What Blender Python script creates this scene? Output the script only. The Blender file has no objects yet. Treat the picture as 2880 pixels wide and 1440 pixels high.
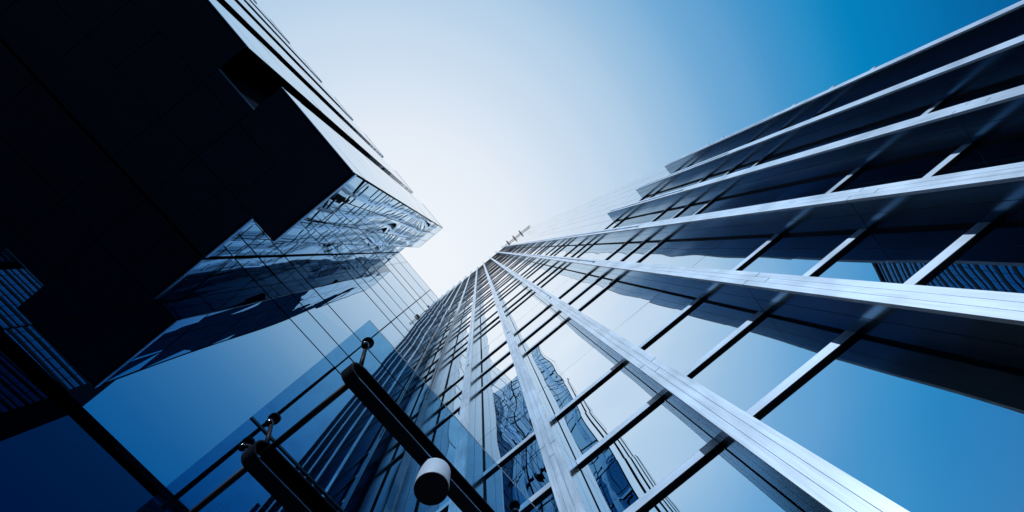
import bpy, math, random
import numpy as np
from mathutils import Matrix, Vector
random.seed(7)
sc = bpy.context.scene
COL = sc.collection
S = 1.8            # metres per layout unit
EYE = 1.6          # eye height above the pavement

# ---------------------------------------------------------------- camera
CX, CY, FPX, W0 = 1440.0, 828.6, 1205.15, 2880.0
zi = np.array([1346.3-CX, 703.0-CY, FPX]); zi /= np.linalg.norm(zi)
e = np.array([1., 0, 0]); e -= zi*e.dot(zi); e /= np.linalg.norm(e); g = np.cross(zi, e)
bi = np.cross(zi, math.cos(.888)*e+math.sin(.888)*g); ai = np.cross(bi, zi)
cam = bpy.data.cameras.new('camera'); camo = bpy.data.objects.new('camera', cam); COL.objects.link(camo)
right = Vector((ai[0], bi[0], zi[0])); down = Vector((ai[1], bi[1], zi[1])); fwd = Vector((ai[2], bi[2], zi[2]))
m = Matrix((right, -down, -fwd)).transposed().to_4x4(); m.translation = Vector((0, 0, EYE))
camo.matrix_world = m
cam.sensor_width = 36; cam.lens = FPX/W0*36; cam.shift_y = (CY-720)/W0
cam.clip_start = .05; cam.clip_end = 4000
sc.camera = camo
sc.render.resolution_x, sc.render.resolution_y = 1024, 512

# ---------------------------------------------------------------- sky and sun
SUN_AZ, SUN_EL = math.atan2(-.42, -1), math.radians(27)
w = bpy.data.worlds.new('World'); sc.world = w; w.use_nodes = True
nt = w.node_tree; nt.nodes.clear()
N = nt.nodes.new; LK = nt.links.new
out = N('ShaderNodeOutputWorld'); bg = N('ShaderNodeBackground'); LK(bg.outputs[0], out.inputs[0])
tc = N('ShaderNodeTexCoord')
vm = N('ShaderNodeVectorMath'); vm.operation = 'DOT_PRODUCT'; LK(tc.outputs['Generated'], vm.inputs[0])
px = np.array([1140-CX, 740-CY, FPX]); d = np.array([px@ai, px@bi, px@zi]); d /= np.linalg.norm(d)
vm.inputs[1].default_value = tuple(d)
ac = N('ShaderNodeMath'); ac.operation = 'ARCCOSINE'; LK(vm.outputs['Value'], ac.inputs[0])
mu = N('ShaderNodeMath'); mu.operation = 'DIVIDE'; LK(ac.outputs[0], mu.inputs[0]); mu.inputs[1].default_value = math.pi/2
cr = N('ShaderNodeValToRGB'); LK(mu.outputs[0], cr.inputs[0]); cr.color_ramp.interpolation = 'CARDINAL'
def lin(c): return tuple(((v/255)/12.92 if v <= 10 else ((v/255+.055)/1.055)**2.4) for v in c)+(1,)
stops = [(0, (240, 245, 251)), (7, (237, 243, 250)), (17, (226, 235, 246)), (23, (208, 224, 241)), (28, (193, 215, 236)), (34, (168, 200, 228)),
         (40.5, (125, 176, 217)), (46.5, (85, 155, 206)), (52.5, (28, 136, 194)), (60, (0, 110, 172)), (70, (0, 76, 132)), (90, (0, 32, 68))]
el = cr.color_ramp.elements
while len(el) > 1: el.remove(el[-1])
el[0].position = 0; el[0].color = lin(stops[0][1])
for a, c in stops[1:]:
    k = el.new(a/90); k.color = lin(c)
sky = N('ShaderNodeTexSky'); sky.sky_type = 'NISHITA'; sky.sun_disc = False
sky.sun_elevation = SUN_EL; sky.sun_rotation = math.pi/2-SUN_AZ; sky.dust_density = 2
sm = N('ShaderNodeVectorMath'); sm.operation = 'SCALE'; LK(sky.outputs[0], sm.inputs[0]); sm.inputs['Scale'].default_value = .0015
ad = N('ShaderNodeVectorMath'); ad.operation = 'ADD'; LK(cr.outputs[0], ad.inputs[0]); LK(sm.outputs[0], ad.inputs[1])
LK(ad.outputs[0], bg.inputs[0]); bg.inputs[1].default_value = 1.0
sl = bpy.data.lights.new('sun', 'SUN'); sl.energy = 3.4; sl.angle = math.radians(.5); sl.color = (1, .98, .96)
so = bpy.data.objects.new('sun', sl); COL.objects.link(so)
sd = Vector((math.cos(SUN_EL)*math.cos(SUN_AZ), math.cos(SUN_EL)*math.sin(SUN_AZ), math.sin(SUN_EL)))
so.rotation_euler = sd.to_track_quat('Z', 'Y').to_euler(); so.location = sd*300
sc.view_settings.view_transform = 'Standard'; sc.view_settings.look = 'None'
sc.view_settings.exposure = 0; sc.view_settings.gamma = 1
sc.render.engine = 'CYCLES'
sc.cycles.caustics_reflective = False; sc.cycles.caustics_refractive = False
sc.cycles.max_bounces = 10; sc.cycles.glossy_bounces = 8; sc.cycles.transparent_max_bounces = 12

# ---------------------------------------------------------------- materials
def new_mat(name):
    mt = bpy.data.materials.new(name); mt.use_nodes = True
    return mt, mt.node_tree, mt.node_tree.nodes['Principled BSDF']
def glass(name, col, amp, scale=(1, 1, 1), rough=.0, fine=0.0, vary=1.0, pw=3.0, edge=(.93, .97, 1)):
    """coated curtain wall glass; each pane has its own slight bow, as a real pane does"""
    mt, t, p = new_mat(name)
    p.inputs['Metallic'].default_value = 1; p.inputs['Base Color'].default_value = (*col, 1); p.inputs['Roughness'].default_value = rough
    ge = t.nodes.new('ShaderNodeNewGeometry'); at = t.nodes.new('ShaderNodeAttribute'); at.attribute_name = 'pane'
    mp = t.nodes.new('ShaderNodeVectorMath'); mp.operation = 'MULTIPLY'; mp.inputs[1].default_value = scale
    t.links.new(ge.outputs['Position'], mp.inputs[0])
    ns = t.nodes.new('ShaderNodeTexNoise'); ns.noise_dimensions = '4D'; ns.inputs['Scale'].default_value = 1; ns.inputs['Detail'].default_value = fine
    ml = t.nodes.new('ShaderNodeMath'); ml.operation = 'MULTIPLY'; ml.inputs[1].default_value = 31*vary; t.links.new(at.outputs['Fac'], ml.inputs[0])
    t.links.new(mp.outputs[0], ns.inputs['Vector']); t.links.new(ml.outputs[0], ns.inputs['W'])
    bp = t.nodes.new('ShaderNodeBump'); bp.inputs['Strength'].default_value = 1; bp.inputs['Distance'].default_value = amp
    t.links.new(ns.outputs['Fac'], bp.inputs['Height']); t.links.new(bp.outputs[0], p.inputs['Normal'])
    # coating: tinted when seen square on, a plain mirror at a glancing angle
    lw = t.nodes.new('ShaderNodeLayerWeight'); lw.inputs['Blend'].default_value = .5
    po = t.nodes.new('ShaderNodeMath'); po.operation = 'POWER'; po.inputs[1].default_value = pw; t.links.new(lw.outputs['Facing'], po.inputs[0])
    fm = t.nodes.new('ShaderNodeMix'); fm.data_type = 'RGBA'; fm.inputs['A'].default_value = (*col, 1); fm.inputs['B'].default_value = (*edge, 1)
    t.links.new(po.outputs[0], fm.inputs['Factor']); t.links.new(fm.outputs['Result'], p.inputs['Base Color'])
    # faint dust film
    n2 = t.nodes.new('ShaderNodeTexNoise'); n2.inputs['Scale'].default_value = .9; n2.inputs['Detail'].default_value = 6; t.links.new(ge.outputs['Position'], n2.inputs['Vector'])
    mr = t.nodes.new('ShaderNodeMapRange'); mr.inputs[1].default_value = .4; mr.inputs[2].default_value = .8; mr.inputs[3].default_value = rough; mr.inputs[4].default_value = rough+.012
    t.links.new(n2.outputs['Fac'], mr.inputs[0]); t.links.new(mr.outputs[0], p.inputs['Roughness'])
    return mt
def metal(name, col, rough, metallic=1.0, streak=.12, axis=(6, 6, .35), coat=0):
    mt, t, p = new_mat(name)
    p.inputs['Coat Weight'].default_value = coat; p.inputs['Coat Roughness'].default_value = .22; p.inputs['Coat IOR'].default_value = 1.6
    p.inputs['Metallic'].default_value = metallic
    ge = t.nodes.new('ShaderNodeNewGeometry')
    mp = t.nodes.new('ShaderNodeVectorMath'); mp.operation = 'MULTIPLY'; mp.inputs[1].default_value = tuple(v*6 for v in axis); t.links.new(ge.outputs['Position'], mp.inputs[0])
    ns = t.nodes.new('ShaderNodeTexNoise'); ns.inputs['Scale'].default_value = 1; ns.inputs['Detail'].default_value = 7; ns.inputs['Roughness'].default_value = .65; t.links.new(mp.outputs[0], ns.inputs['Vector'])
    n2 = t.nodes.new('ShaderNodeTexNoise'); n2.inputs['Scale'].default_value = 2.3; n2.inputs['Detail'].default_value = 8; t.links.new(ge.outputs['Position'], n2.inputs['Vector'])
    mx = t.nodes.new('ShaderNodeMix'); mx.data_type = 'RGBA'
    mx.inputs['A'].default_value = (*[c*(1-streak*1.6) for c in col], 1); mx.inputs['B'].default_value = (*[min(1, c*(1+streak)) for c in col], 1)
    av = t.nodes.new('ShaderNodeMath'); av.operation = 'ADD'; t.links.new(ns.outputs['Fac'], av.inputs[0]); t.links.new(n2.outputs['Fac'], av.inputs[1])
    mr = t.nodes.new('ShaderNodeMapRange'); mr.inputs[1].default_value = .75; mr.inputs[2].default_value = 1.2; t.links.new(av.outputs[0], mr.inputs[0])
    t.links.new(mr.outputs[0], mx.inputs['Factor']); t.links.new(mx.outputs['Result'], p.inputs['Base Color'])
    r2 = t.nodes.new('ShaderNodeMapRange'); r2.inputs[1].default_value = .3; r2.inputs[2].default_value = .75; r2.inputs[3].default_value = rough*.85; r2.inputs[4].default_value = rough*1.25
    t.links.new(n2.outputs['Fac'], r2.inputs[0]); t.links.new(r2.outputs[0], p.inputs['Roughness'])
    return mt
def plain(name, col, rough=.5, spec=.5, metallic=0):
    mt, t, p = new_mat(name)
    p.inputs['Base Color'].default_value = (*col, 1); p.inputs['Roughness'].default_value = rough
    p.inputs['Specular IOR Level'].default_value = spec; p.inputs['Metallic'].default_value = metallic
    ge = t.nodes.new('ShaderNodeNewGeometry'); ns = t.nodes.new('ShaderNodeTexNoise'); ns.inputs['Scale'].default_value = 3; ns.inputs['Detail'].default_value = 6
    t.links.new(ge.outputs['Position'], ns.inputs['Vector'])
    mx = t.nodes.new('ShaderNodeMix'); mx.data_type = 'RGBA'; mx.inputs['A'].default_value = (*[c*.8 for c in col], 1); mx.inputs['B'].default_value = (*[min(1, c*1.2) for c in col], 1)
    t.links.new(ns.outputs['Fac'], mx.inputs['Factor']); t.links.new(mx.outputs['Result'], p.inputs['Base Color'])
    return mt
M = {}
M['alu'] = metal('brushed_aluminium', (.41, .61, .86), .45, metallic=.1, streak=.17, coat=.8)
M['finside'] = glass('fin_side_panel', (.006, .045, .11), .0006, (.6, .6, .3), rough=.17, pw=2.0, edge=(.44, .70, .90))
M['bar'] = metal('transom_aluminium', (.38, .58, .84), .42, metallic=.1, coat=.7, axis=(6, .35, 6))
M['seal_shade'] = plain('black_gasket_and_bar_shade', (.002, .009, .024), .6, .15)
M['groove'] = plain('groove_shadow_strip', (.07, .16, .27), .6, .2)
M['core'] = plain('dark_backing', (.004, .006, .012), .8, .1)
M['gtower'] = glass('tower_glass', (.86, .93, .98), .030, (.9, .9, .75))
M['gpale'] = glass('upper_tower_glass', (.6, .72, .84), .004, (.5, .5, .35), edge=(.84, .91, .97))
M['gside'] = glass('side_building_glass', (.0, .24, .45), .030, (.35, .35, .3), pw=1.9, edge=(.88, .96, 1))
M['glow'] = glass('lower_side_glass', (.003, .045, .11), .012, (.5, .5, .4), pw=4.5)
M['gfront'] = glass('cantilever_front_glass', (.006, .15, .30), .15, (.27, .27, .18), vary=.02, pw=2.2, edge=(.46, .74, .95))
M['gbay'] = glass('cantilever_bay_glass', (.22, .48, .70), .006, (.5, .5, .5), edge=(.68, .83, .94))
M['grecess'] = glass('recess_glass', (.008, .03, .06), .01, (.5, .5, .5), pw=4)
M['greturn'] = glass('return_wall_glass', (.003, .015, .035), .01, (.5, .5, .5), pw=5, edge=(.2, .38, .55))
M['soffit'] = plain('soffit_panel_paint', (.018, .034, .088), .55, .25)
M['rail'] = plain('rail_paint', (.012, .045, .10), .5, .2)
M['joint'] = plain('soffit_joint', (.004, .007, .016), .9, 0)
M['dark'] = plain('dark_mullion_paint', (.001, .002, .006), .7, .0)
M['trim'] = metal('edge_trim_metal', (.18, .42, .72), .3)
M['arm'] = plain('black_steel_paint', (.002, .005, .013), .55, .12)
M['steel'] = metal('polished_steel', (.45, .55, .68), .15)
M['lamp'] = plain('lamp_white_paint', (.36, .50, .70), .4, .4)
M['lampin'] = plain('lamp_black_baffle', (.002, .003, .006), .7, .1)
M['asphalt'] = plain('paving', (.022, .030, .042), .8, .2)
M['band'] = plain('opposite_band', (.010, .016, .03), .6, .2)
M['gopp'] = glass('opposite_glass', (.01, .12, .26), .02, (.4, .4, .4), pw=5)
M['gnb'] = plain('dark_panel', (.002, .012, .035), .6, .0)
M['concrete'] = plain('roof_concrete', (.2, .22, .25), .8, .2)
def clear_glass():
    mt = bpy.data.materials.new('canopy_glass'); mt.use_nodes = True; t = mt.node_tree; t.nodes.clear()
    o = t.nodes.new('ShaderNodeOutputMaterial'); tr = t.nodes.new('ShaderNodeBsdfTransparent'); tr.inputs[0].default_value = (.58, .80, .92, 1)
    gl = t.nodes.new('ShaderNodeBsdfGlossy'); gl.inputs['Roughness'].default_value = .01; gl.inputs[0].default_value = (.8, .9, 1, 1)
    fr = t.nodes.new('ShaderNodeFresnel'); fr.inputs[0].default_value = 1.45
    df = t.nodes.new('ShaderNodeBsdfDiffuse'); df.inputs[0].default_value = (.25, .4, .55, 1)
    mx = t.nodes.new('ShaderNodeMixShader'); t.links.new(fr.outputs[0], mx.inputs[0]); t.links.new(tr.outputs[0], mx.inputs[1]); t.links.new(gl.outputs[0], mx.inputs[2])
    ge = t.nodes.new('ShaderNodeNewGeometry'); ns = t.nodes.new('ShaderNodeTexNoise'); ns.inputs['Scale'].default_value = 9; ns.inputs['Detail'].default_value = 10; ns.inputs['Roughness'].default_value = .75
    t.links.new(ge.outputs['Position'], ns.inputs['Vector'])
    mr = t.nodes.new('ShaderNodeMapRange'); mr.inputs[1].default_value = .48; mr.inputs[2].default_value = .78; mr.inputs[3].default_value = .015; mr.inputs[4].default_value = .16
    t.links.new(ns.outputs['Fac'], mr.inputs[0])
    m2 = t.nodes.new('ShaderNodeMixShader'); t.links.new(mr.outputs[0], m2.inputs[0]); t.links.new(mx.outputs[0], m2.inputs[1]); t.links.new(df.outputs[0], m2.inputs[2])
    t.links.new(m2.outputs[0], o.inputs[0]); return mt
M['canopy'] = clear_glass()
M['cedge'] = plain('glass_edge', (.01, .05, .10), .2, .5)

# ---------------------------------------------------------------- mesh helpers (layout units; z = height above the eye)
def T(x, y, h): return (x*S, y*S, h*S+EYE)
class MB:
    def __init__(s): s.v = []; s.f = []; s.mi = []; s.pn = []; s.sm = []
    def face(s, pts, mi=0, pane=0., smooth=False):
        n = len(s.v); s.v += [T(*p) for p in pts]; s.f.append(tuple(range(n, n+len(pts)))); s.mi.append(mi); s.pn.append(pane); s.sm.append(smooth)
    def box(s, x0, x1, y0, y1, z0, z1, mi=0, pane=None, skip=''):
        pane = random.random() if pane is None else pane
        n = len(s.v)
        s.v += [T(x, y, z) for x in (x0, x1) for y in (y0, y1) for z in (z0, z1)]
        q = {'x-': (0, 1, 3, 2), 'x+': (4, 6, 7, 5), 'y-': (0, 4, 5, 1), 'y+': (2, 3, 7, 6), 'z-': (0, 2, 6, 4), 'z+': (1, 5, 7, 3)}
        for k, f in q.items():
            if k in skip.split(): continue
            s.f.append(tuple(n+i for i in f)); s.mi.append(mi); s.pn.append(pane); s.sm.append(False)
    def tube(s, a, b, r0, r1=None, n=20, mi=0, caps=True):
        r1 = r0 if r1 is None else r1
        a = Vector(a); b = Vector(b); ax = (b-a).normalized()
        u = ax.orthogonal().normalized(); v = ax.cross(u); k = len(s.v)
        for c, r in ((a, r0), (b, r1)):
            for i in range(n):
                t = 2*math.pi*i/n; s.v.append(T(*(c+(u*math.cos(t)+v*math.sin(t))*r)))
        for i in range(n):
            j = (i+1) % n; s.f.append((k+i, k+j, k+n+j, k+n+i)); s.mi.append(mi); s.pn.append(0); s.sm.append(True)
        if caps:
            s.f.append(tuple(k+i for i in reversed(range(n)))); s.f.append(tuple(k+n+i for i in range(n)))
            s.mi += [mi, mi]; s.pn += [0, 0]; s.sm += [False, False]
    def lathe(s, c, ax, prof, n=24, mi=0):
        c = Vector(c); ax = Vector(ax).normalized(); u = ax.orthogonal().normalized(); v = ax.cross(u); k = len(s.v)
        for t_, r in prof:
            for i in range(n):
                t = 2*math.pi*i/n; s.v.append(T(*(c+ax*t_+(u*math.cos(t)+v*math.sin(t))*r)))
        for q in range(len(prof)-1):
            for i in range(n):
                j = (i+1) % n; s.f.append((k+q*n+i, k+q*n+j, k+(q+1)*n+j, k+(q+1)*n+i)); s.mi.append(mi); s.pn.append(0); s.sm.append(True)
        s.f.append(tuple(k+i for i in reversed(range(n)))); s.f.append(tuple(k+(len(prof)-1)*n+i for i in range(n)))
        s.mi += [mi, mi]; s.pn += [0, 0]; s.sm += [False, False]
    def build(s, name, mats, parent=None, bevel=0):
        me = bpy.data.meshes.new(name); me.from_pydata(s.v, [], s.f)
        for mt in (mats if isinstance(mats, (list, tuple)) else [mats]): me.materials.append(mt)
        me.polygons.foreach_set('material_index', s.mi); me.polygons.foreach_set('use_smooth', s.sm)
        at = me.attributes.new('pane', 'FLOAT', 'FACE'); at.data.foreach_set('value', s.pn)
        me.update()
        o = bpy.data.objects.new(name, me); COL.objects.link(o)
        if parent is not None:
            o.parent = parent
            p = parent; off = Vector((0, 0, 0))
            while p is not None: off += p.location; p = p.parent
            if off.length > 0: me.transform(Matrix.Translation(-off))
        if bevel:
            bv = o.modifiers.new('bevel', 'BEVEL'); bv.width = bevel; bv.segments = 2; bv.limit_method = 'ANGLE'
        return o
def thing(name, loc, label, cat, group=None):
    o = bpy.data.objects.new(name, None); COL.objects.link(o); o.location = loc
    o['label'] = label; o['category'] = cat
    if group: o['group'] = group
    return o
def proj(x, y, h):
    v = x*ai+y*bi+h*zi
    if v[2] <= 1e-6: return None
    return CX+FPX*v[0]/v[2], CY+FPX*v[1]/v[2]
def view_size(pts):
    q = [proj(*p) for p in pts]
    if any(a is None for a in q): return 0
    xs = [min(max(a[0], 0), 2880) for a in q]; ys = [min(max(a[1], 0), 1440) for a in q]
    return (max(xs)-min(xs))*(max(ys)-min(ys))
GND = -EYE/S

# ---------------------------------------------------------------- ground
b = MB(); b.box(-1500, 1500, -1500, 1500, GND-.2, GND)
o = b.build('ground', M['asphalt']); o['kind'] = 'structure'

# ---------------------------------------------------------------- office tower (right)
XF, XT, XG = 1.0, 1.187, 1.2045        # fin front, transom face, glass
TOP = 37.0; CORNER = -4.45; LOWTOP = 8.12
FIN = [-3.745, -3.04, -2.335, -1.635, -.947, -.255]        # edge nearer the camera, right of the zenith
FIN = [(y-.10, y) for y in FIN]+[(y, y+.10) for y in (.313, .945, 1.603, 2.25, 2.90, 3.55, 4.2, 4.85, 5.5, 6.15, 6.8, 7.45)]
LV = [.2, 1.56, 2.106, 2.75, 4.575, 5.12, 5.76, 7.49, 7.98, 8.66]
k = 9.84
while k < TOP-1.3: LV += [k, k+.56, k+1.26]; k += 2.35
tower = thing('office_tower', (1.2*S, 0, 0), 'tall mirror glass office tower with projecting pale aluminium fins, at right', 'building')
b = MB(); b.box(XG+.012, 14, CORNER+.01, 9, GND, TOP-.02); b.build('wall', M['core'], tower)
TH = .045
def fin(y0, y1, top, ynear):
    b = MB(); wd = y1-y0; seams = [GND, 2.1, 5.16]
    k = 8.2
    while k < top-1: seams.append(k); k += 2.9
    seams.append(top)
    gp = .005
    # body behind the front strips, with a shadow gap at every seam
    for a, c in zip(seams[:-1], seams[1:]):
        xm = XF+.095
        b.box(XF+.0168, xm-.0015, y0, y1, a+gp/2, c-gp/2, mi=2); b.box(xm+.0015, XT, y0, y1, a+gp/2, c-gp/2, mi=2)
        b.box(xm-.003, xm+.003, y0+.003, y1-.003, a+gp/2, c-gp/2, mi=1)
    b.box(XF+.0172, XT-.001, y0+.002, y1-.002, GND, top-.01, mi=3)
    # front strips with two grooves; above the second seam the middle one is a recessed track with rungs
    for i in range(3):
        sa = [s_+(.0, -.11, .02)[i]*(1 if 1 < s_ < 3 else .25) if GND < s_ < top else s_ for s_ in seams]
        ya = y0+wd*i/3+(.0008 if i else 0); yb = y0+wd*(i+1)/3-(.0008 if i < 2 else 0)
        for n_, (a, c) in enumerate(zip(sa[:-1], sa[1:])):
            rec = i == 1 and n_ >= 2
            b.box(XF+(.0125 if rec else 0), XF+.0165, ya, yb, a+gp/2, c-gp/2)
            if rec:
                q = a+.3
                while q < min(c-.1, 16): b.box(XF+.0105, XF+.0128, ya+.0003, yb-.0003, q, q+.010, mi=3); q += .62
        if i == 1: b.box(XF+.001, XF+.02, ya-.008, yb+.008, 5.07, 5.19, mi=1)
    b.build('fin', [M['alu'], M['seal_shade'], M['finside'], M['groove']], tower)
    b = MB(); b.box(XT, XG+.011, y0+.004, y1-.004, GND, top-.02); b.build('fin_gasket', M['seal_shade'], tower)
for i, (y0, y1) in enumerate(FIN): fin(y0, y1, LOWTOP if i < 3 else TOP+.55, None)
# bays between the fins
bays = [(CORNER, FIN[0][0])]+[(FIN[i][1], FIN[i+1][0]) for i in range(len(FIN)-1)]
bars, panes = [], []
JT = [3.385, 6.43]
for bi_, (ya, yb) in enumerate(bays):
    low = bi_ <= 3
    lv = [h for h in LV if not (low and h > LOWTOP)]
    if low: lv += [LOWTOP]
    for h in lv:
        if low and h == LOWTOP: continue
        y0 = ya-(.17 if bi_ == 0 else 0)
        bars.append((view_size([(XT, y0, h), (XT, yb, h+TH), (XG, yb, h)]), y0, yb, h))
    ed = sorted(set([GND]+lv+JT+([] if low else [TOP-.05])))
    for a, c in zip(ed[:-1], ed[1:]):
        if c-a < .02: continue
        a2 = a+(TH if a in LV else .003); c2 = c-(.003 if c in JT else 0)
        panes.append((view_size([(XG, ya, a2), (XG, yb, c2), (XG, ya, c2), (XG, yb, a2)]), ya+.002, yb-.002, a2, c2))
bars.sort(key=lambda t: -t[0]); panes.sort(key=lambda t: -t[0])
def bar_geo(b, y0, yb, h):
    b.box(XT+.001, XG+.009, y0+.002, yb-.002, h-.0015, h+.004, mi=1)  # black strip below the bar: its underside shade is put into the colour
    b.box(XT, XG+.010, y0+.0015, yb-.0015, h, h+TH)
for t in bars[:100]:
    b = MB(); bar_geo(b, *t[1:]); b.build('transom', [M['bar'], M['seal_shade']], tower)
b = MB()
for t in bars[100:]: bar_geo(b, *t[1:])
o = b.build('transom', [M['bar'], M['seal_shade']], tower); o['kind'] = 'stuff'
def pane_geo(b, ya, yb, a, c):
    t1, t2 = random.uniform(-.0012, .0012), random.uniform(-.0012, .0012); pn = random.random()
    b.face([(XG+t1, ya, a), (XG-t1, ya, c), (XG-t2, yb, c), (XG+t2, yb, a)], 0, pn)
for t in panes[:100]:
    b = MB(); pane_geo(b, *t[1:]); b.build('glass_pane', M['gtower'], tower)
b = MB()
for t in panes[100:]: pane_geo(b, *t[1:])
o = b.build('glass_pane', M['gtower'], tower); o['kind'] = 'stuff'
# smooth glass wall above the three short fins
b = MB(); ys = np.linspace(CORNER, FIN[3][0], 9); hs = [LOWTOP+.003]
k = 8.9
while k < TOP-.4: hs += [k, k+.55]; k += 1.175*1.0
hs.append(TOP)
for i in range(8):
    for a, c in zip(hs[:-1], hs[1:]):
        t1, t2 = random.uniform(-.001, .001), random.uniform(-.001, .001); ya, yb = ys[i]+.003, ys[i+1]-.003
        b.face([(XG+t1, ya, a+.004), (XG-t1, ya, c-.004), (XG-t2, yb, c-.004), (XG+t2, yb, a+.004)], 0, random.random())
b.build('upper_glazing', M['gpale'], tower)
b = MB(); b.box(XG+.0, 14, CORNER-.0, CORNER+.009, GND, TOP); b.build('end_glazing', M['gtower'], tower)
# roof edge rail with its three brackets
b = MB(); b.box(XT-.07, XT-.02, CORNER-.3, -2.0, TOP+.02, TOP+.2); b.box(XT+.03, XT+.05, CORNER-.1, -2.0, TOP-.02, TOP+.25)
rail = b.build('roof_rail', M['rail'], tower)
for y in (-3.72, -3.03, -2.345):
    b = MB(); b.box(XT-.28, XT+.24, y-.05, y+.05, TOP+.1, TOP+.16); b.build('rail_bracket', M['rail'], rail)

# ---------------------------------------------------------------- glass building on the left side of the court
D2 = 2.02; ROOF = 14.0
side = thing('glass_wall_building', (0, D2*S, 0), 'lower building with a flush dark blue glass wall behind the entrance canopy', 'building')
b = MB(); b.box(-9.5, XF-.02, D2+.012, 6, GND, ROOF-.01); b.build('wall', M['core'], side)
H2 = [2.18, 4.68, 5.18, 5.85, 7.68, 8.2, 8.95, 9.62, 10.79, 11.56, 12.8]
X2 = [-9.4, -8.05, -6.9, -5.75, -4.6, -3.45, -2.3, -1.15, 0, XF-.03]
ed = [GND]+H2+[ROOF]
pl = []
for xa, xb in zip(X2[:-1], X2[1:]):
    for a, c in zip(ed[:-1], ed[1:]):
        if xa < -2.4 and a > 4.6: continue
        pl.append((xa, xb, a, c))
for xa, xb, a, c in pl:
    b = MB(); t1, t2 = random.uniform(-.0015, .0015), random.uniform(-.0015, .0015)
    b.face([(xa+.004, D2+t1, a+.004), (xb-.004, D2+t2, a+.004), (xb-.004, D2-t2, c-.004), (xa+.004, D2-t1, c-.004)], 0, random.random())
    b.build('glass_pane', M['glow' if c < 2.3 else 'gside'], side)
for h in H2:
    th = .042 if h == 2.18 else .008 if h < 6 else .005
    dp = .02 if h == 2.18 else .005
    b = MB(); b.box(-9.4, XF-.03, D2-dp, D2+.011, h-th/2, h+th/2); b.build('mullion', M['dark'], side)
for x in X2[:-1]:
    th = .010 if x == 0 else .005
    b = MB(); b.box(x-th, x+th, D2-.004, D2+.011, 4.7 if x == 0 else GND, ROOF if x > -1.5 else 4.2)
    if x == 0: b.box(x-.018, x+.012, D2-.02, D2+.011, GND, 4.66); b.build('post', M['dark'], side)
b = MB(); b.box(-1.54, XF-.02, D2-.004, D2+.2, ROOF-.005, ROOF+.02); b.build('roof_edge', M['trim'], side)

# ---------------------------------------------------------------- cantilevered building (upper left)
HS = 4.19; XM = -1.267; YM = .445; YSTEP = 1.428; XB = -1.544
P0 = 1.40; SL = (-2.69, -2.25); YB = .775
cant = thing('overhanging_building', (-3*S, 1.2*S, 0), 'building overhanging at upper left, near black underside, glass bays split by slots', 'building')
XL = -16.0
# underside panels, edges and joints
b = MB(); b.box(XL, XM-.02, YM+.02, D2-.02, HS+.03, HS+.06)
NS = 9
def slots(n): return SL[0]-P0*n, SL[1]-P0*n+(.10 if n else 0)
def panel(x0, x1, y0, y1, dz=0.):
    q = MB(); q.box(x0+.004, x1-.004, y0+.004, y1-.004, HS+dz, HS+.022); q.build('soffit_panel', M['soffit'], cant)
YJ = .955
# dark backing that shows in the joints, cut around the slots and the corner notch
q = MB(); q.box(XL, XB, YB+.0, D2-.01, HS+.023, HS+.05); q.box(XB, XM-.01, YM+.01, YSTEP, HS+.023, HS+.05)
prev = XB
for n in range(NS):
    s0, s1 = slots(n); q.box(s1, prev, YM+.01, YB, HS+.023, HS+.05); prev = s0
q.build('soffit_backing', M['joint'], cant)
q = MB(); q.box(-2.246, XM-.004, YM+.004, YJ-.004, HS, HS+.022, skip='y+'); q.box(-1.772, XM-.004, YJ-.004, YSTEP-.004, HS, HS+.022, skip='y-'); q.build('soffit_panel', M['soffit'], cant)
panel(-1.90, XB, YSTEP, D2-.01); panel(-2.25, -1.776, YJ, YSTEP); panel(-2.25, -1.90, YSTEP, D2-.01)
prev = -2.25
for n in range(NS):
    s0, s1 = slots(n); nx = slots(n+1)[1]
    panel(s0, s1, YB, YJ); panel(s0, s1, YJ, 1.45); panel(s0, s1, 1.45, D2-.01)
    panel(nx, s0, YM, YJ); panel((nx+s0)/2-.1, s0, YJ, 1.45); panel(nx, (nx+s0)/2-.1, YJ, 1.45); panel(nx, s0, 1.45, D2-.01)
# glass bays of the long face (facing the street) and the slots between them
def bay(x0, x1, tall=ROOF):
    q = MB(); hs = [HS+.03, HS+.42]; k = HS+1.35
    while k < ROOF-.4: hs += [k, k+.5]; k += 1.5
    hs.append(ROOF)
    for a, c in zip(hs[:-1], hs[1:]):
        t1 = random.uniform(-.0015, .0015)
        q.face([(x0, YM+t1, a+.004), (x1, YM-t1, a+.004), (x1, YM-t1, c-.004), (x0, YM+t1, c-.004)], 0, random.random())
    o = q.build('facade_bay', M['gbay'], cant)
    q = MB(); q.box(x0, x1, YM-.004, YM+.02, HS, HS+.03); q.build('edge_trim', M['trim'], o)
def slot_walls(n):
    s0, s1 = slots(n)
    q = MB()
    k = HS+.0; z = [HS]; kk = HS+.9
    while kk < ROOF-.3: z.append(kk); kk += .75
    z.append(ROOF)
    for a, c in zip(z[:-1], z[1:]):
        for (p0, p1) in (((s0, YM), (s0, YB)), ((s0, YB), (s1, YB)), ((s1, YB), (s1, YM))):
            t1 = random.uniform(-.002, .002)
            q.face([(p0[0]+t1, p0[1], a+.004), (p1[0]+t1, p1[1], a+.004), (p1[0]-t1, p1[1], c-.004), (p0[0]-t1, p0[1], c-.004)], 0, random.random())
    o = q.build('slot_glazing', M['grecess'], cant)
    q = MB(); q.box(s0, s1, YB-.012, YB-.001, HS+.0, HS+.02); q.build('edge_trim', M['trim'], o)
x1 = XM
for n in range(NS):
    s0, s1 = slots(n); bay(s1, x1); slot_walls(n); x1 = s0
bay(XL, x1)
q = MB(); prev = XM-.012
for n in range(NS):
    s0, s1 = slots(n); q.box(s1+.012, prev, YM+.012, YB+.02, HS+.05, ROOF-.01, skip='z-'); prev = s0-.012
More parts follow.
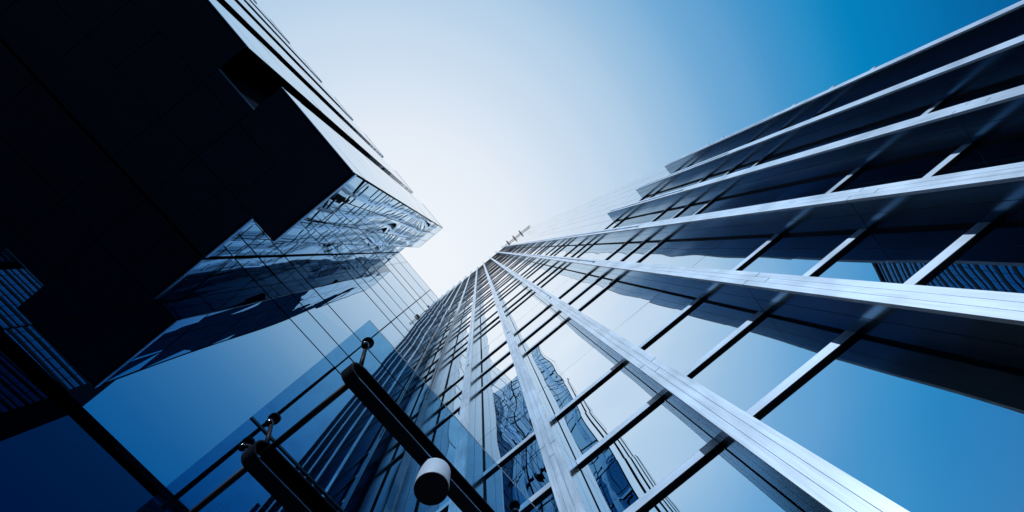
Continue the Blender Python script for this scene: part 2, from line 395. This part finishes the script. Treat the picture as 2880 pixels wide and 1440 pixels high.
q.box(XL, prev, YM+.012, YB+.02, HS+.05, ROOF-.01, skip='z-')
q.box(XL, XM-.012, YB+.014, YSTEP-.01, HS+.05, ROOF-.012, skip='z-'); q.box(XL, XB-.012, YSTEP-.01, 6, HS+.051, ROOF-.013, skip='z-')
q.build('wall', M['core'], cant)
# the glass front facing the tower
def front(x, y0, y1, ycuts, hcuts):
    for ya, yb in zip([y0]+ycuts, ycuts+[y1]):
        for a, c in zip(hcuts[:-1], hcuts[1:]):
            q = MB(); t1, t2 = random.uniform(-.0015, .0015), random.uniform(-.0015, .0015)
            q.face([(x+t1, ya+.006, a+.014), (x-t1, ya+.006, c-.014), (x-t2, yb-.006, c-.014), (x+t2, yb-.006, a+.014)], 0, random.random())
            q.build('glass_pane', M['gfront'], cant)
hc = [HS+.05, 4.68, 5.8, 6.9, 8.0, 9.1, 10.2, 11.3, 12.4, 13.3, ROOF]
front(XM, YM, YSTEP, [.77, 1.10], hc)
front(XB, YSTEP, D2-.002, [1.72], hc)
q = MB(); q.box(XM-.02, XM+.006, YM-.004, YSTEP, HS, HS+.05); q.box(XB-.02, XB+.006, YSTEP, D2-.01, HS, HS+.05); q.build('edge_trim', M['trim'], cant)
q = MB(); q.box(XM-.016, XM+.005, YM-.006, YM+.010, HS, ROOF); q.build('corner_post', M['dark'], cant)
q = MB(); q.box(XB-.002, XB+.010, D2-.014, D2-.004, HS, ROOF); q.build('corner_post', M['dark'], cant)
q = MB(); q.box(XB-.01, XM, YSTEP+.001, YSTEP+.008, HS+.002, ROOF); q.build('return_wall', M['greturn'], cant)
q = MB(); q.box(XL, XM+.004, YM-.004, 3, ROOF+.001, ROOF+.02); 
q.v = []; q.f = []; q.mi = []; q.pn = []; q.sm = []
prev = XM+.004
for n in range(NS):
    s0, s1 = slots(n); q.box(s1, prev, YM-.004, YB, ROOF+.001, ROOF+.02); prev = s0
q.box(XL, prev, YM-.004, YB, ROOF+.001, ROOF+.02); q.box(XL, XM+.004, YB, YSTEP, ROOF+.001, ROOF+.02); q.box(XL, XB+.004, YSTEP, D2-.01, ROOF+.001, ROOF+.02)
q.build('roof', M['trim'], cant)

# ---------------------------------------------------------------- glass entrance canopy
HC = 1.55; XE = -.054; YE = .296*HC
can = thing('entrance_canopy', (.5*S, 1.2*S, 0), 'glass entrance canopy on black steel loop arms with point fittings', 'canopy')
ys = [YE, .655*HC, 1.012*HC, D2-.035]
for ya, yb in zip(ys[:-1], ys[1:]):
    q = MB(); q.box(XE, .985, ya+.004, yb-.004, HC, HC+.010, 1)
    q.mi = [1, 1, 1, 1, 0, 0]
    q.build('glass_panel', [M['canopy'], M['cedge']], can)
for y in ys[1:-1]:
    q = MB(); q.box(XE, .985, y-.0039, y+.0039, HC-.001, HC+.011); q.build('joint_seal', M['seal_shade'], can)
def arm(y0, y1, xend):
    za, zb = 1.30, 1.392; r = (zb-za)/2; zc = (za+zb)/2; x0 = .022+r; n = 16; tk = .006
    def loop(rr, dz=0):
        p = [(xend, zc-rr)]
        p += [(x0-rr*math.sin(math.pi*i/n), zc-rr*math.cos(math.pi*i/n)) for i in range(n+1)]
        p += [(xend, zc+rr)]; return p
    A_, B_ = loop(r), loop(r-tk); q = MB()
    for i in range(len(A_)-1):
        a, c = A_[i], A_[i+1]; d_, e_ = B_[i], B_[i+1]
        sm_ = 0 < i < len(A_)-2
        q.face([(a[0], y0, a[1]), (c[0], y0, c[1]), (c[0], y1, c[1]), (a[0], y1, a[1])], smooth=sm_)
        q.face([(d_[0], y1, d_[1]), (e_[0], y1, e_[1]), (e_[0], y0, e_[1]), (d_[0], y0, d_[1])], smooth=sm_)
        q.face([(a[0], y0, a[1]), (d_[0], y0, d_[1]), (e_[0], y0, e_[1]), (c[0], y0, c[1])])
        q.face([(a[0], y1, a[1]), (c[0], y1, c[1]), (e_[0], y1, e_[1]), (d_[0], y1, d_[1])])
    q.box(x0, xend, y1-.004, y1-.001, za+tk, zb-tk)
    o = q.build('arm', M['arm'], can)
    q = MB(); q.box(x0, xend, y0-.0006, y0+.001, za-.0005, za+.001); q.build('lower_rim', M['trim'], o)
ARMS = [(.528, .572, 1.19), (.920, .972, .99)]
for a in ARMS: arm(*a)
for ya, yb in ((.571, .93), (.971, D2)):
    q = MB(); q.tube((.067, ya, 1.346), (.067, yb, 1.346), .0105); q.build('tie_tube', M['arm'], can)
def fitting(x, y, ax, ay):
    q = MB(); q.lathe((x, y, HC+.006), (0, 0, -1), [(0, .021), (.012, .021), (.014, .018)]); 
    f = q.build('point_fitting', M['arm'], can)
    q = MB(); q.lathe((x, y, HC-.006), (0, 0, -1), [(0, .012), (.010, .013), (.016, .010), (.022, .013), (.032, .014), (.040, .010), (.044, .004)]); q.build('ball_joint', M['arm'], f)
    q = MB(); q.lathe((x, y, HC-.036), (0, 0, -1), [(0, .0132), (.004, .0142), (.008, .0132)]); q.build('collar', M['steel'], f)
    q = MB(); q.tube((ax, ay, 1.385), (x+(ax-x)*.2, y+(ay-y)*.2, HC-.045), .0085, .0065); q.tube((x+(ax-x)*.2, y+(ay-y)*.2, HC-.045), (x, y, HC-.03), .0065, .008); q.build('rod', M['arm'], f)
fitting(.006, .520, .055, .543)
fitting(.003, .954, .055, .935)
fitting(.010, 1.082, .060, .962)
fitting(.842, .517, .80, .548)
fitting(.842, .954, .80, .935)
fitting(.842, 1.082, .80, .962)

# ---------------------------------------------------------------- lamp under the canopy arm
lx, ly = .448, .549
lamp = thing('downlight', T(lx, ly, 1.2), 'white drum downlight with a black open face hanging under the canopy arm', 'lamp')
q = MB(); n = 48
q.lathe((lx, ly, 1.205), (0, 0, 1), [(0, .0490), (-.004, .0505), (0, .0512), (.085, .0500), (.089, .046)], n=n)
q.build('housing', M['lamp'], lamp)
q = MB(); q.lathe((lx, ly, 1.1995), (0, 0, 1), [(0, .0495), (.0006, .0508), (.004, .0508)], n=n); q.build('baffle', M['lampin'], lamp)
q = MB(); q.lathe((lx, ly, 1.2000), (0, 0, -1), [(0, .0509), (.0012, .0509), (.0015, .0485)], n=n); q.build('bezel', M['arm'], lamp)
q = MB(); q.tube((lx, ly, 1.292), (lx, ly, 1.302), .02); q.build('stem', M['arm'], lamp)

# ---------------------------------------------------------------- tower far across the street, seen only in the reflections
YO = -70.0; HO = 95.6
opp = thing('slab_block', (-50*S, YO*S, 0), 'far glass office block with dark floor bands, seen only mirrored in the glass', 'building')
q = MB(); q.box(-72, -27, YO-14, YO, GND, HO); q.build('wall', M['core'], opp)
q = MB(); h = GND
while h < HO-1.5:
    for x in np.arange(-72, -27.5, 2.25):
        q.face([(x+.06, YO+.03, h), (x+2.19, YO+.03, h), (x+2.19, YO+.03, h+1.2), (x+.06, YO+.03, h+1.2)], 0, random.random())
    h += 1.25
q.build('glazing', M['gopp'], opp)
q = MB(); h = GND+.7; i = 0
while h < HO: q.box(-72.1, -26.9, YO+.0, YO+.15, h, h+(.14 if i % 2 else .5)); h += 1.25; i += 1
q.build('floor_band', M['band'], opp)

# ---------------------------------------------------------------- dark tower added beyond the finned one to darken the reflections, not seen directly
nb = thing('added_dark_tower', (12*S, -20*S, 0), 'dark tower added beyond the finned tower, seen only as a dark reflection in the blue glass wall', 'building')
q = MB(); q.box(10.03, 30, -36+.03, -19, GND, 110); q.build('wall', M['core'], nb)
q = MB(); h = GND
while h < 108:
    for y in np.arange(-35.9, -20.4, 1.5): q.face([(10.015, y, h), (10.015, y+1.44, h), (10.015, y+1.44, h+2.1), (10.015, y, h+2.1)], 0, random.random())
    h += 2.2
q.build('glazing', M['gnb'], nb)
